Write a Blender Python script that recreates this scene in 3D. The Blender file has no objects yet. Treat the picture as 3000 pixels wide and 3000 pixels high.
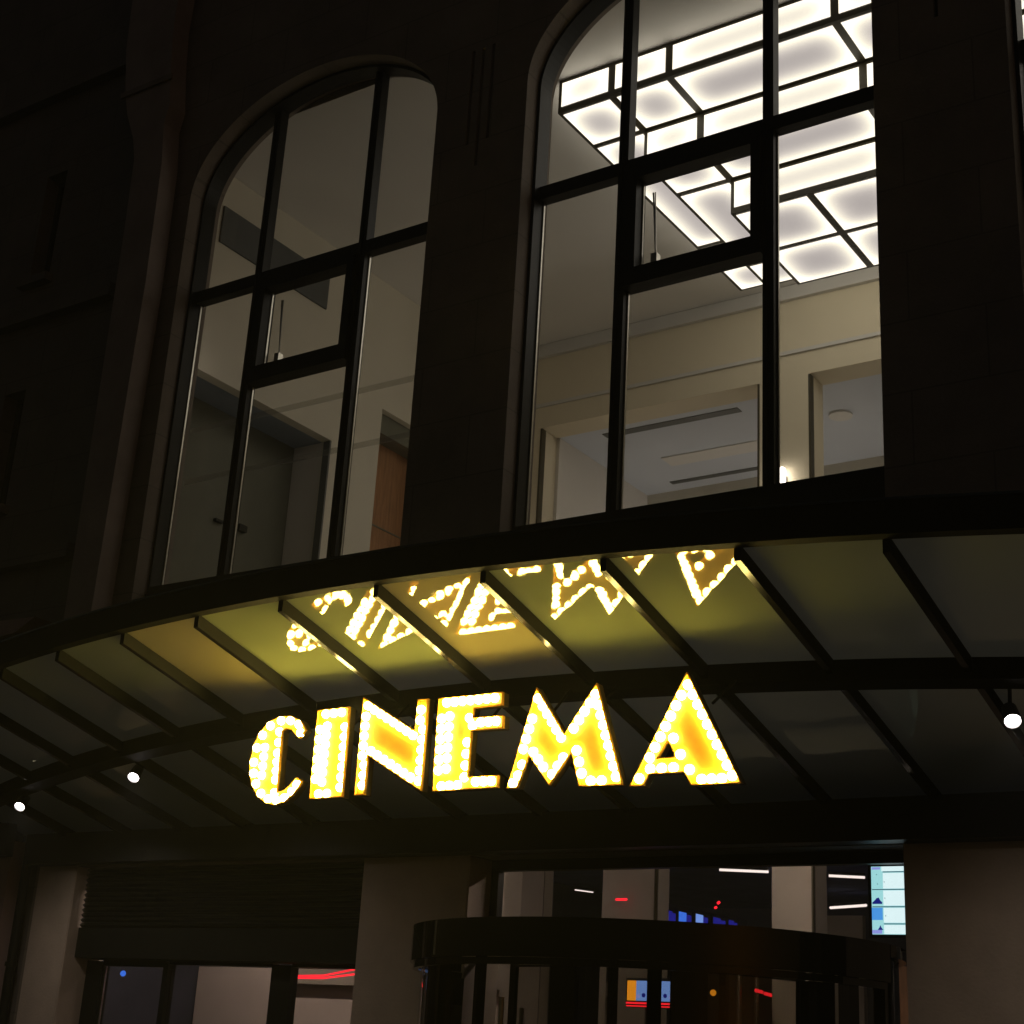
import bpy, bmesh, math, random
from math import sin, cos, pi, radians, hypot, sqrt, exp
from mathutils import Vector, Matrix
from mathutils.geometry import tessellate_polygon

random.seed(7)
C = bpy.context.scene.collection
SC = bpy.context.scene

# ---------------------------------------------------------------- camera, world, exposure
# origin = the camera; the street lies 1.6 m below it, the facade plane is y = 10
GZ = -1.6
cam_d = bpy.data.cameras.new('camera')
cam = bpy.data.objects.new('camera', cam_d)
C.objects.link(cam)
R_ = Vector((0.8319013, 0.55205204, 0.05638056))
U_ = Vector((0.14270415, -0.31100832, 0.93963256))
F_ = Vector((-0.53626089, 0.77363581, 0.33750835))
m = Matrix.Identity(4)
for i in range(3):
    m[i][0], m[i][1], m[i][2] = R_[i], U_[i], -F_[i]
cam.matrix_world = m
cam_d.sensor_width = 36
cam_d.lens = 36 * 4453.95 / 3000
cam_d.clip_start = 0.05
cam_d.clip_end = 500
SC.camera = cam

world = bpy.data.worlds.new('World')
SC.world = world
world.use_nodes = True
wt = world.node_tree
wt.nodes.clear()
sky = wt.nodes.new('ShaderNodeTexSky')
sky.sky_type = 'NISHITA'
sky.sun_disc = False
sky.sun_elevation = radians(1.0)
sky.sun_rotation = radians(115)
tint = wt.nodes.new('ShaderNodeMix')
tint.data_type = 'RGBA'
tint.blend_type = 'MULTIPLY'
tint.inputs[0].default_value = 1.0
tint.inputs[7].default_value = (0.54, 0.54, 0.62, 1)      # city glow on a night sky
bg = wt.nodes.new('ShaderNodeBackground')
bg.inputs[1].default_value = 0.042
out = wt.nodes.new('ShaderNodeOutputWorld')
wt.links.new(sky.outputs[0], tint.inputs[6])
wt.links.new(tint.outputs[2], bg.inputs[0])
wt.links.new(bg.outputs[0], out.inputs[0])

SC.view_settings.view_transform = 'Standard'
SC.view_settings.look = 'None'
SC.view_settings.exposure = 0
SC.view_settings.gamma = 1
SC.render.engine = 'CYCLES'
SC.cycles.use_light_tree = True
SC.cycles.max_bounces = 8
SC.cycles.diffuse_bounces = 4
SC.cycles.glossy_bounces = 4
SC.cycles.transparent_max_bounces = 16
SC.cycles.sample_clamp_indirect = 3
SC.cycles.caustics_reflective = False
SC.cycles.caustics_refractive = False


# ---------------------------------------------------------------- materials
def new_mat(name):
    mt = bpy.data.materials.new(name)
    mt.use_nodes = True
    nt = mt.node_tree
    return mt, nt, nt.nodes['Principled BSDF']


def surf(name, col, rough=.7, spec=.5, metal=0, var=.15, scale=3.0, bump=.0, bscale=60, coat=0, stretch=None):
    """procedural paint / stone / metal: colour that varies in soft blotches, fine bump"""
    mt, nt, b = new_mat(name)
    tc = nt.nodes.new('ShaderNodeTexCoord')
    mp = nt.nodes.new('ShaderNodeMapping')
    nt.links.new(tc.outputs['Object'], mp.inputs[0])
    if stretch:
        mp.inputs['Scale'].default_value = stretch
    n = nt.nodes.new('ShaderNodeTexNoise')
    n.inputs['Scale'].default_value = scale
    n.inputs['Detail'].default_value = 6
    n.inputs['Roughness'].default_value = .62
    nt.links.new(mp.outputs[0], n.inputs['Vector'])
    r = nt.nodes.new('ShaderNodeValToRGB')
    r.color_ramp.elements[0].position = .3
    r.color_ramp.elements[1].position = .72
    lo = [max(0, c * (1 - var)) for c in col]
    hi = [min(1, c * (1 + var)) for c in col]
    r.color_ramp.elements[0].color = (*lo, 1)
    r.color_ramp.elements[1].color = (*hi, 1)
    nt.links.new(n.outputs['Fac'], r.inputs[0])
    nt.links.new(r.outputs[0], b.inputs['Base Color'])
    b.inputs['Roughness'].default_value = rough
    b.inputs['Metallic'].default_value = metal
    b.inputs['Specular IOR Level'].default_value = spec
    b.inputs['Coat Weight'].default_value = coat
    if bump:
        n2 = nt.nodes.new('ShaderNodeTexNoise')
        n2.inputs['Scale'].default_value = bscale
        n2.inputs['Detail'].default_value = 5
        nt.links.new(tc.outputs['Object'], n2.inputs['Vector'])
        bp = nt.nodes.new('ShaderNodeBump')
        bp.inputs['Strength'].default_value = bump
        bp.inputs['Distance'].default_value = .01
        nt.links.new(n2.outputs['Fac'], bp.inputs['Height'])
        nt.links.new(bp.outputs[0], b.inputs['Normal'])
    return mt


def emit(name, col, s):
    mt = bpy.data.materials.new(name)
    mt.use_nodes = True
    nt = mt.node_tree
    nt.nodes.clear()
    e = nt.nodes.new('ShaderNodeEmission')
    e.inputs[0].default_value = (*col, 1)
    e.inputs[1].default_value = s
    o = nt.nodes.new('ShaderNodeOutputMaterial')
    nt.links.new(e.outputs[0], o.inputs[0])
    return mt


def glass(name, tintc=(1, 1, 1), ior=1.45, rough=.0, haze=0.0, hazec=(.5, .5, .5)):
    """thin pane: fresnel reflection over clear see-through, with an optional veil of frosting"""
    mt = bpy.data.materials.new(name)
    mt.use_nodes = True
    nt = mt.node_tree
    nt.nodes.clear()
    tr = nt.nodes.new('ShaderNodeBsdfTransparent')
    tr.inputs[0].default_value = (*tintc, 1)
    base = tr
    if haze:
        df = nt.nodes.new('ShaderNodeBsdfDiffuse')
        df.inputs[0].default_value = (*hazec, 1)
        mx = nt.nodes.new('ShaderNodeMixShader')
        mx.inputs[0].default_value = haze
        nt.links.new(tr.outputs[0], mx.inputs[1])
        nt.links.new(df.outputs[0], mx.inputs[2])
        base = mx
    gl = nt.nodes.new('ShaderNodeBsdfGlossy')
    gl.inputs['Roughness'].default_value = rough
    fr = nt.nodes.new('ShaderNodeFresnel')
    fr.inputs[0].default_value = ior
    ge = nt.nodes.new('ShaderNodeNewGeometry')
    inv = nt.nodes.new('ShaderNodeMath')
    inv.operation = 'SUBTRACT'
    inv.inputs[0].default_value = 1
    nt.links.new(ge.outputs['Backfacing'], inv.inputs[1])
    mu = nt.nodes.new('ShaderNodeMath')
    mu.operation = 'MULTIPLY'
    nt.links.new(fr.outputs[0], mu.inputs[0])
    nt.links.new(inv.outputs[0], mu.inputs[1])
    m2 = nt.nodes.new('ShaderNodeMixShader')
    nt.links.new(mu.outputs[0], m2.inputs[0])
    nt.links.new(base.outputs[0], m2.inputs[1])
    nt.links.new(gl.outputs[0], m2.inputs[2])
    o = nt.nodes.new('ShaderNodeOutputMaterial')
    nt.links.new(m2.outputs[0], o.inputs[0])
    return mt


def canopy_glass_mat(name, lo, hi):
    """frosted laminated glass: a dull diffusing layer under a mirror-smooth skin, dusty in streaks"""
    mt = bpy.data.materials.new(name)
    mt.use_nodes = True
    nt = mt.node_tree
    nt.nodes.clear()
    tc = nt.nodes.new('ShaderNodeTexCoord')
    n = nt.nodes.new('ShaderNodeTexNoise')
    n.inputs['Scale'].default_value = 2.2
    n.inputs['Detail'].default_value = 7
    nt.links.new(tc.outputs['Object'], n.inputs['Vector'])
    r = nt.nodes.new('ShaderNodeValToRGB')
    r.color_ramp.elements[0].position = .3
    r.color_ramp.elements[1].position = .75
    r.color_ramp.elements[0].color = (*lo, 1)
    r.color_ramp.elements[1].color = (*hi, 1)
    nt.links.new(n.outputs['Fac'], r.inputs[0])
    df = nt.nodes.new('ShaderNodeBsdfDiffuse')
    nt.links.new(r.outputs[0], df.inputs[0])
    tl = nt.nodes.new('ShaderNodeBsdfTranslucent')
    tl.inputs[0].default_value = (.80, .80, .76, 1)
    mt_ = nt.nodes.new('ShaderNodeMixShader')
    mt_.inputs[0].default_value = .5
    nt.links.new(df.outputs[0], mt_.inputs[1])
    nt.links.new(tl.outputs[0], mt_.inputs[2])
    df = mt_
    gl = nt.nodes.new('ShaderNodeBsdfGlossy')
    gl.inputs['Roughness'].default_value = .012
    mp2 = nt.nodes.new('ShaderNodeMapping')
    mp2.inputs['Scale'].default_value = (9, .9, .9)
    nt.links.new(tc.outputs['Object'], mp2.inputs[0])
    ns = nt.nodes.new('ShaderNodeTexNoise')
    ns.inputs['Scale'].default_value = 2.0
    ns.inputs['Detail'].default_value = 8
    nt.links.new(mp2.outputs[0], ns.inputs['Vector'])
    rr_ = nt.nodes.new('ShaderNodeMapRange')
    rr_.inputs['From Min'].default_value = .45
    rr_.inputs['From Max'].default_value = .8
    rr_.inputs['To Min'].default_value = .01
    rr_.inputs['To Max'].default_value = .07
    nt.links.new(ns.outputs['Fac'], rr_.inputs['Value'])
    nt.links.new(rr_.outputs[0], gl.inputs['Roughness'])
    nw = nt.nodes.new('ShaderNodeTexNoise')
    nw.inputs['Scale'].default_value = 5
    nw.inputs['Detail'].default_value = 1
    nt.links.new(tc.outputs['Object'], nw.inputs['Vector'])
    bw_ = nt.nodes.new('ShaderNodeBump')
    bw_.inputs['Strength'].default_value = .12
    bw_.inputs['Distance'].default_value = .01
    nt.links.new(nw.outputs['Fac'], bw_.inputs['Height'])
    nt.links.new(bw_.outputs[0], gl.inputs['Normal'])
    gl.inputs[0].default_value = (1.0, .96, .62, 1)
    fr = nt.nodes.new('ShaderNodeFresnel')
    fr.inputs[0].default_value = 2.05
    m2 = nt.nodes.new('ShaderNodeMixShader')
    nt.links.new(fr.outputs[0], m2.inputs[0])
    nt.links.new(df.outputs[0], m2.inputs[1])
    nt.links.new(gl.outputs[0], m2.inputs[2])
    o = nt.nodes.new('ShaderNodeOutputMaterial')
    nt.links.new(m2.outputs[0], o.inputs[0])
    return mt


def stone_mat(name, col, joints=True):
    mt, nt, b = new_mat(name)
    tc = nt.nodes.new('ShaderNodeTexCoord')
    sx = nt.nodes.new('ShaderNodeSeparateXYZ')
    nt.links.new(tc.outputs['Object'], sx.inputs[0])
    n = nt.nodes.new('ShaderNodeTexNoise')
    n.inputs['Scale'].default_value = 1.3
    n.inputs['Detail'].default_value = 9
    n.inputs['Roughness'].default_value = .65
    nt.links.new(tc.outputs['Object'], n.inputs['Vector'])
    r = nt.nodes.new('ShaderNodeValToRGB')
    r.color_ramp.elements[0].position = .28
    r.color_ramp.elements[1].position = .75
    r.color_ramp.elements[0].color = (*[c * .72 for c in col], 1)
    r.color_ramp.elements[1].color = (*[c * 1.15 for c in col], 1)
    nt.links.new(n.outputs['Fac'], r.inputs[0])
    last = r.outputs[0]
    if joints:
        cb = nt.nodes.new('ShaderNodeCombineXYZ')
        nt.links.new(sx.outputs[0], cb.inputs[0])
        nt.links.new(sx.outputs[2], cb.inputs[1])
        br = nt.nodes.new('ShaderNodeTexBrick')
        br.inputs['Scale'].default_value = 1
        br.inputs['Brick Width'].default_value = 1.15
        br.inputs['Row Height'].default_value = .58
        br.inputs['Mortar Size'].default_value = .007
        br.inputs['Color1'].default_value = (1, 1, 1, 1)
        br.inputs['Color2'].default_value = (.93, .93, .93, 1)
        br.inputs['Mortar'].default_value = (.72, .72, .72, 1)
        nt.links.new(cb.outputs[0], br.inputs['Vector'])
        mx = nt.nodes.new('ShaderNodeMix')
        mx.data_type = 'RGBA'
        mx.blend_type = 'MULTIPLY'
        mx.inputs[0].default_value = 1
        nt.links.new(last, mx.inputs[6])
        nt.links.new(br.outputs[0], mx.inputs[7])
        last = mx.outputs[2]
    nt.links.new(last, b.inputs['Base Color'])
    b.inputs['Roughness'].default_value = .85
    n2 = nt.nodes.new('ShaderNodeTexNoise')
    n2.inputs['Scale'].default_value = 45
    n2.inputs['Detail'].default_value = 6
    nt.links.new(tc.outputs['Object'], n2.inputs['Vector'])
    bp = nt.nodes.new('ShaderNodeBump')
    bp.inputs['Strength'].default_value = .35
    bp.inputs['Distance'].default_value = .008
    nt.links.new(n2.outputs['Fac'], bp.inputs['Height'])
    nt.links.new(bp.outputs[0], b.inputs['Normal'])
    return mt


def panel_mat():
    """edge-lit lamp panel: brightest beside its LED edges (per-vertex 'edge'), weaker in the middle"""
    mt = bpy.data.materials.new('light_panel')
    mt.use_nodes = True
    nt = mt.node_tree
    nt.nodes.clear()
    a = nt.nodes.new('ShaderNodeAttribute')
    a.attribute_name = 'edge'
    mr = nt.nodes.new('ShaderNodeMapRange')
    mr.inputs['From Min'].default_value = 0
    mr.inputs['From Max'].default_value = 1
    mr.inputs['To Min'].default_value = .54
    mr.inputs['To Max'].default_value = 1.7
    mr.clamp = False
    nt.links.new(a.outputs['Fac'], mr.inputs['Value'])
    cr = nt.nodes.new('ShaderNodeValToRGB')
    cr.color_ramp.elements[0].color = (1.0, .93, .90, 1)
    cr.color_ramp.elements[1].color = (1.0, .95, .80, 1)
    cr.color_ramp.elements[1].position = .6
    nt.links.new(a.outputs['Fac'], cr.inputs[0])
    e = nt.nodes.new('ShaderNodeEmission')
    nt.links.new(cr.outputs[0], e.inputs[0])
    nt.links.new(mr.outputs[0], e.inputs[1])
    o = nt.nodes.new('ShaderNodeOutputMaterial')
    nt.links.new(e.outputs[0], o.inputs[0])
    return mt


M = dict(
    stone=stone_mat('facade_stone', (.24, .20, .165)),
    stone_low=stone_mat('lower_stone', (.52, .42, .34), False),
    palestone=stone_mat('pale_stone', (.33, .27, .24), False),
    darkstone=stone_mat('dark_stone', (.15, .13, .115)),  # darker stone tone for the neighbouring building
    pinkstone=stone_mat('pink_render', (.36, .25, .23), False),
    black=surf('black_metal', (.007, .007, .006), .45, .25, var=.25, scale=5),
    matte=surf('matte_black_metal', (.010, .010, .009), .7, .15, var=.25, scale=5),
    frame=surf('frame_metal', (.008, .008, .008), .45, .2, var=.2, scale=7),
    rib=surf('rib_metal', (.008, .007, .006), .16, .5, var=.25, scale=9),
    wall=surf('room_paint', (.74, .69, .57), .8, .2, var=.04, scale=1.2, bump=.05),
    wallg=surf('room_paint_grey', (.74, .70, .64), .8, .2, var=.04, scale=1.2),
    tan=surf('beam_paint', (.74, .66, .49), .8, .2, var=.04, scale=1.2),
    ceil=surf('ceiling_paint', (.82, .80, .76), .85, .2, var=.03, scale=1),
    hall=surf('hall_ceiling_paint', (.70, .74, .82), .85, .2, var=.04, scale=1),
    trim=surf('white_trim', (.66, .64, .60), .6, .3, var=.05),
    darkdoor=surf('dark_door_paint', (.16, .16, .12), .5, .4, var=.1),
    wood=surf('orange_wood', (.40, .20, .09), .5, .4, var=.3, scale=4, stretch=(6, 6, .6)),
    soffit=surf('blue_grey_soffit', (.26, .30, .36), .6, .4, var=.1),
    vent=surf('vent_grey', (.12, .125, .12), .6, .4, var=.1),
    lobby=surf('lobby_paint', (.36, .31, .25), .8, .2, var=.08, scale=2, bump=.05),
    lobbyw=surf('lobby_partition_paint', (.55, .46, .40), .8, .2, var=.06, scale=1.5),
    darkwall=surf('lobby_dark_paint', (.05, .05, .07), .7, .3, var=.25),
    blueceil=surf('lobby_ceiling_paint', (.16, .20, .42), .8, .3, var=.2),
    roomfloor=surf('pale_bounce_floor', (.58, .55, .50), .9, .2, var=.15),  # unseen upper floor, made pale to bounce lamp light onto the ceiling
    floor=surf('lobby_tile', (.10, .09, .085), .3, .5, var=.2, scale=1),
    asphalt=surf('asphalt', (.05, .05, .05), .85, .3, var=.3, scale=4, bump=.6, bscale=120),
    paving=surf('paving_stone', (.16, .15, .14), .8, .3, var=.25, scale=2, bump=.3),
    kerb=surf('kerb_stone', (.25, .24, .22), .8, .3, var=.2, scale=3, bump=.3),
    drum=surf('revolving_door_bronze', (.004, .0035, .003), .06, .35, var=.2, scale=3),
    steel=surf('brushed_steel', (.5, .48, .42), .28, .5, metal=1, var=.15, stretch=(1, 1, 12)),
    letter=surf('letter_yellow', (.68, .325, .020), .5, .4, var=.1, scale=14),
    letterside=surf('letter_side', (.07, .045, .012), .45, .5, var=.2),
    shutter=surf('shutter_paint', (.014, .013, .010), .4, .5, var=.3, scale=4),
    lamphouse=surf('spotlight_black', (.02, .02, .02), .4, .5, var=.2),
    lampframe=surf('lamp_frame_bronze', (.05, .040, .016), .45, .4, var=.2, scale=6),
    pane=glass('window_pane', (.92, .905, .895), 1.35),
    rail=glass('frosted_rail', (.98, .98, .96), 1.4, .3, .16, (.95, .92, .86)),
    drumglass=glass('door_glass', (.86, .85, .82), 1.45),
    cglass=canopy_glass_mat('green_frosted_glass', (.25, .27, .085), (.32, .34, .12)),
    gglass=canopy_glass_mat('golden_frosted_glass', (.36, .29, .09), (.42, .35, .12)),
    clear=glass('clear_top_glass', (.97, .98, .97), 1.3),
    panel=panel_mat(),
    bulb=emit('bulb_glow', (1.0, .78, .22), 55),
    spot=emit('spot_lens', (1.0, .90, .88), 22),
    linear=emit('linear_light', (1.0, .88, .82), 1.3),
    tube=emit('added_tube_light', (1.0, .84, .70), 62.0),  # glow of the tubes added to light the lobby
    white_l=emit('wall_lamp_glow', (1.0, .94, .84), 9),
    fill_l=emit('fill_lamp_glow', (1.0, .94, .84), 45),  # glow of the unseen lamps added upstairs
    red=emit('red_neon', (1.0, .02, .035), 1.6),
    blue1=emit('screen_blue', (.06, .22, 1.0), .85),
    blue2=emit('screen_deep_blue', (.03, .03, .50), .45),
    blue3=emit('screen_pale_blue', (.22, .40, 1.0), .9),
    scr_w=emit('screen_white', (.74, .96, 1.0), 1.2),
    scr_c=emit('screen_cyan', (.45, .95, 1.0), .9),
    scr_b=emit('screen_sky_blue', (.09, .40, 1.0), .95),
    scr_d=emit('screen_navy', (.02, .03, .38), .6),
    scr_l=emit('screen_lilac', (.35, .40, 1.0), .9),
    scr_g=emit('screen_line', (.05, .16, .22), .8),
    orange=emit('orange_glow', (1.0, .36, .02), 1.1),
    warm=emit('warm_glow', (1.0, .68, .38), 1.0),
)
for nm, st in (('letter', 0),):
    pass


# ---------------------------------------------------------------- mesh builder
class MB:
    def __init__(s):
        s.v, s.f, s.smooth = [], [], False

    def add(s, vs, fs):
        o = len(s.v)
        s.v += [tuple(v) for v in vs]
        s.f += [tuple(i + o for i in f) for f in fs]
        return s

    def box(s, x0, x1, y0, y1, z0, z1):
        return s.add([(x0, y0, z0), (x1, y0, z0), (x1, y1, z0), (x0, y1, z0), (x0, y0, z1), (x1, y0, z1), (x1, y1, z1), (x0, y1, z1)],
                     [(0, 3, 2, 1), (4, 5, 6, 7), (0, 1, 5, 4), (1, 2, 6, 5), (2, 3, 7, 6), (3, 0, 4, 7)])

    def hexa(s, p):
        """eight corners: bottom four then top four, anticlockwise from above"""
        return s.add(p, [(0, 3, 2, 1), (4, 5, 6, 7), (0, 1, 5, 4), (1, 2, 6, 5), (2, 3, 7, 6), (3, 0, 4, 7)])

    def cyl(s, a, b, r, n=12, r2=None):
        a, b = Vector(a), Vector(b)
        r2 = r if r2 is None else r2
        d = (b - a).normalized()
        u = d.cross(Vector((0, 0, 1)) if abs(d.z) < .9 else Vector((1, 0, 0))).normalized()
        w = d.cross(u)
        vs = []
        for c, rr in ((a, r), (b, r2)):
            for i in range(n):
                t = 2 * pi * i / n
                vs.append(c + u * cos(t) * rr + w * sin(t) * rr)
        fs = [(i, (i + 1) % n, n + (i + 1) % n, n + i) for i in range(n)]
        fs += [tuple(range(n - 1, -1, -1)), tuple(range(n, 2 * n))]
        return s.add(vs, fs)

    def sphere(s, c, r, n=12, k=8, sc=(1, 1, 1)):
        vs = [(c[0], c[1], c[2] + r * sc[2])]
        for j in range(1, k):
            p = pi * j / k
            for i in range(n):
                t = 2 * pi * i / n
                vs.append((c[0] + r * sc[0] * sin(p) * cos(t), c[1] + r * sc[1] * sin(p) * sin(t), c[2] + r * sc[2] * cos(p)))
        vs.append((c[0], c[1], c[2] - r * sc[2]))
        fs = [(0, 1 + i, 1 + (i + 1) % n) for i in range(n)]
        for j in range(k - 2):
            for i in range(n):
                a = 1 + j * n
                fs.append((a + i, a + n + i, a + n + (i + 1) % n, a + (i + 1) % n))
        a = 1 + (k - 2) * n
        fs += [(a + i, len(vs) - 1, a + (i + 1) % n) for i in range(n)]
        s.smooth = True
        return s.add(vs, fs)

    def slab(s, loops, t0, t1, ax='y'):
        """a polygon (with holes) in the x-z plane (ax y), y-z plane (ax x) or x-y plane (ax z), given a thickness"""
        def P(p, t):
            return {'y': (p[0], t, p[1]), 'x': (t, p[0], p[1]), 'z': (p[0], p[1], t)}[ax]
        flat = [p for L in loops for p in L]
        tris = tessellate_polygon([[Vector((p[0], p[1], 0)) for p in L] for L in loops])
        n = len(flat)
        vs = [P(p, t0) for p in flat] + [P(p, t1) for p in flat]
        fs = []
        for t in tris:
            fs.append(tuple(t))
            fs.append(tuple(i + n for i in reversed(t)))
        o = 0
        for L in loops:
            k = len(L)
            for i in range(k):
                a, b = o + i, o + (i + 1) % k
                fs.append((a, b, b + n, a + n))
            o += k
        return s.add(vs, fs)

    def build(s, name, mat, parent=None, attr=None):
        me = bpy.data.meshes.new(name)
        off = Vector((0, 0, 0))
        if parent is not None:
            p = parent
            while p is not None:
                off += p.location
                p = p.parent
        me.from_pydata([tuple(Vector(v) - off) for v in s.v], [], s.f)
        bm = bmesh.new()
        bm.from_mesh(me)
        bmesh.ops.recalc_face_normals(bm, faces=bm.faces)
        if s.smooth:
            for f in bm.faces:
                f.smooth = True
        bm.to_mesh(me)
        bm.free()
        if attr:
            a = me.attributes.new(attr[0], 'FLOAT', 'POINT')
            a.data.foreach_set('value', attr[1])
        me.materials.append(mat)
        o = bpy.data.objects.new(name, me)
        C.objects.link(o)
        o.parent = parent
        return o


def tag(o, label, cat, group=None):
    o['label'] = label
    o['category'] = cat
    if group:
        o['group'] = group
    return o


def thing(name, label, cat, loc, group=None):
    o = bpy.data.objects.new(name, None)
    C.objects.link(o)
    o.location = loc
    o.empty_display_size = .2
    return tag(o, label, cat, group)


def struct(o):
    o['kind'] = 'structure'
    return o


def one(name, label, cat, mb, mat, group=None, at=None):
    """a thing that is a single mesh; its origin at its base"""
    base = at or (sum(v[0] for v in mb.v) / len(mb.v), sum(v[1] for v in mb.v) / len(mb.v), min(v[2] for v in mb.v))
    mb.v = [tuple(Vector(v) - Vector(base)) for v in mb.v]
    o = mb.build(name, mat)
    o.location = base
    return tag(o, label, cat, group)


# ---------------------------------------------------------------- ground
struct(MB().box(-60, 60, -60, 4.0, GZ - .5, GZ - .13).build('road', M['asphalt']))
struct(MB().box(-60, 60, 4.15, 9.99, GZ - .5, GZ).build('pavement', M['paving']))
struct(MB().box(-60, 60, 4.0, 4.15, GZ - .5, GZ + .004).build('kerb', M['kerb']))
struct(MB().box(-300, 300, -300, 300, GZ - .9, GZ - .6).build('ground', M['asphalt']))
struct(MB().box(-13.2, 6, 10.0, 24.5, GZ - .3, GZ + .002).build('lobby_floor', M['floor']))

# ---------------------------------------------------------------- the cinema building
BLD = thing('cinema_building', 'dark stone cinema front with tall arched windows over a glass canopy', 'building', (-4, 10.3, GZ))
WIN_L = [-11.52, -7.05, -2.58, 1.89]
WW = 3.40
HB, SPR, RISE = 3.20, 8.75, 1.15


def arch_loop(L, W, zb, spring, rise, n=56, inset=0):
    c = L + W / 2
    a = W / 2 - inset
    r = rise - inset
    pts = [(L + inset, zb), (L + W - inset, zb)]
    for i in range(n + 1):
        t = pi * i / n
        pts.append((c + a * cos(t), spring + r * sin(t)))
    return pts


wall = MB()
X0, X1, ZT = -12.30, 9.0, 14.6
loops = [[(X0, GZ - .1), (X1, GZ - .1), (X1, ZT), (X0, ZT)]]
for L in WIN_L:
    loops.append(arch_loop(L, WW, HB, SPR, RISE))
LOW = [(-11.70, -8.18), (-7.12, -3.58), (-2.45, 1.10)]
for a, b in LOW:
    loops.append([(a, GZ), (b, GZ), (b, 1.49), (a, 1.49)])
# grooves cut like a triglyph into each pier beside the arches
GRO = []
for px in (-12.02, -7.60, -3.12, 1.34):
    for dx, z0, z1 in ((-.12, 8.25, 9.33), (0, 7.98, 9.33), (.12, 8.25, 9.33)):
        if px + dx - .025 < X0:
            continue
        GRO.append((px + dx - .018, px + dx + .018, z0, z1))
        loops.append([(px + dx - .018, z0), (px + dx + .018, z0), (px + dx + .018, z1), (px + dx - .018, z1)])
wall.slab(loops, 10.0, 10.45)
wall.build('wall', M['stone'], BLD)
# backs of the grooves
for a, b, z0, z1 in GRO:
    MB().box(a - .01, b + .01, 10.05, 10.09, z0 - .01, z1 + .01).build('groove', M['black'], BLD)
MB().box(X0, X1, 9.6, 9.997, 14.3, 14.6).build('parapet_cornice', M['stone'], BLD)
# fluted console pilaster at the left end
pil = MB()
prof = [(-12.50, 2.6), (-12.12, 2.6), (-12.05, 7.9), (-12.09, 9.4), (-12.16, 9.95), (-12.11, 10.2), (-12.20, 10.8), (-12.26, 11.4), (-12.24, 12.0), (-12.24, 14.2),
        (-13.16, 14.2), (-13.10, 12.05), (-13.06, 11.3), (-12.98, 10.84), (-12.93, 10.6), (-12.84, 10.3), (-12.66, 9.9), (-12.58, 9.6), (-12.55, 8.6)]
pil.slab([[(x * .970, z * .970) for x, z in prof]], 9.70, 9.94)
pil.build('console_pilaster', M['palestone'], BLD)
MB().slab([[(-12.58, 10.23), (-11.76, 10.23), (-11.76, 10.30), (-12.60, 10.30)]], 9.67, 9.695).build('console_band', M['stone'], BLD)
# dark metal spandrels under the arched windows
for L in WIN_L:
    MB().box(L + .004, L + WW - .004, 10.16, 10.40, HB + .004, 4.22).build('spandrel', M['black'], BLD)

# arched windows, each a part with its frame, sash, panes and stay
for wi, L in enumerate(WIN_L):
    fr = MB()
    oa = arch_loop(L, WW, 4.22, SPR, RISE, 56, .004)
    ia = arch_loop(L, WW, 4.30, SPR, RISE, 56, .035)
    fr.slab([oa, ia], 10.18, 10.37)
    m1, m2 = L + .885, L + 2.31

    def arch_z(x, ins=.03):
        c = L + WW / 2
        return SPR + (RISE - ins) * sqrt(max(0, 1 - ((x - c) / (WW / 2 - ins)) ** 2))
    for a in (m1, m2):
        fr.box(a, a + .035, 10.262, 10.375, 4.30, arch_z(a) - .004)
        fr.box(a + .035, a + .065, 10.275, 10.365, 4.30, arch_z(a + .05) - .004)
        fr.box(a + .065, a + .10, 10.262, 10.375, 4.30, arch_z(a + .1) - .004)
    fr.box(L + .03, m1 - .001, 10.26, 10.376, 7.575, 7.715)
    fr.box(m1 + .101, m2 - .001, 10.26, 10.376, 7.575, 7.715)
    fr.box(m2 + .101, L + WW - .03, 10.26, 10.376, 7.575, 7.715)
    W = fr.build('window', M['frame'], BLD)
    sa = MB()
    s0, s1, z0, z1 = m1 + .102, m2 - .002, 6.40, 7.573
    sa.slab([[(s0, z0), (s1, z0), (s1, z1), (s0, z1)], [(s0 + .12, z0 + .17), (s1 - .09, z0 + .17), (s1 - .09, z1 - .10), (s0 + .12, z1 - .10)]], 10.215, 10.385)
    sa.build('sash', M['frame'], W)
    pn = MB()
    pn.slab([arch_loop(L, WW, 4.29, SPR, RISE, 56, .02)], 10.318, 10.328)
    pn.build('pane', M['pane'], W)
    # bright aluminium glazing beads on the room side edges
    bd = MB()
    for bx in (L + .036, m1 + .101, m2 + .101):
        if abs(bx - m1 - .101) < .01:
            bd.box(bx, bx + .012, 10.33, 10.35, 4.31, 6.395)
            bd.box(s0 + .121, s0 + .133, 10.33, 10.35, z0 + .175, z1 - .105)
        else:
            bd.box(bx, bx + .012, 10.33, 10.35, 4.31, 7.57)
    bd.build('glazing_bead', M['steel'], W)
    st = MB()
    st.cyl((s0 + .17, 10.44, 7.42), (s0 + .20, 10.46, 6.78), .009, 8)
    st.cyl((s0 + .19, 10.44, 7.42), (s0 + .20, 10.46, 6.78), .006, 8)
    st.box(s0 + .17, s0 + .23, 10.42, 10.49, 6.70, 6.79)
    st.build('window_stay', M['steel'], W)

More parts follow.
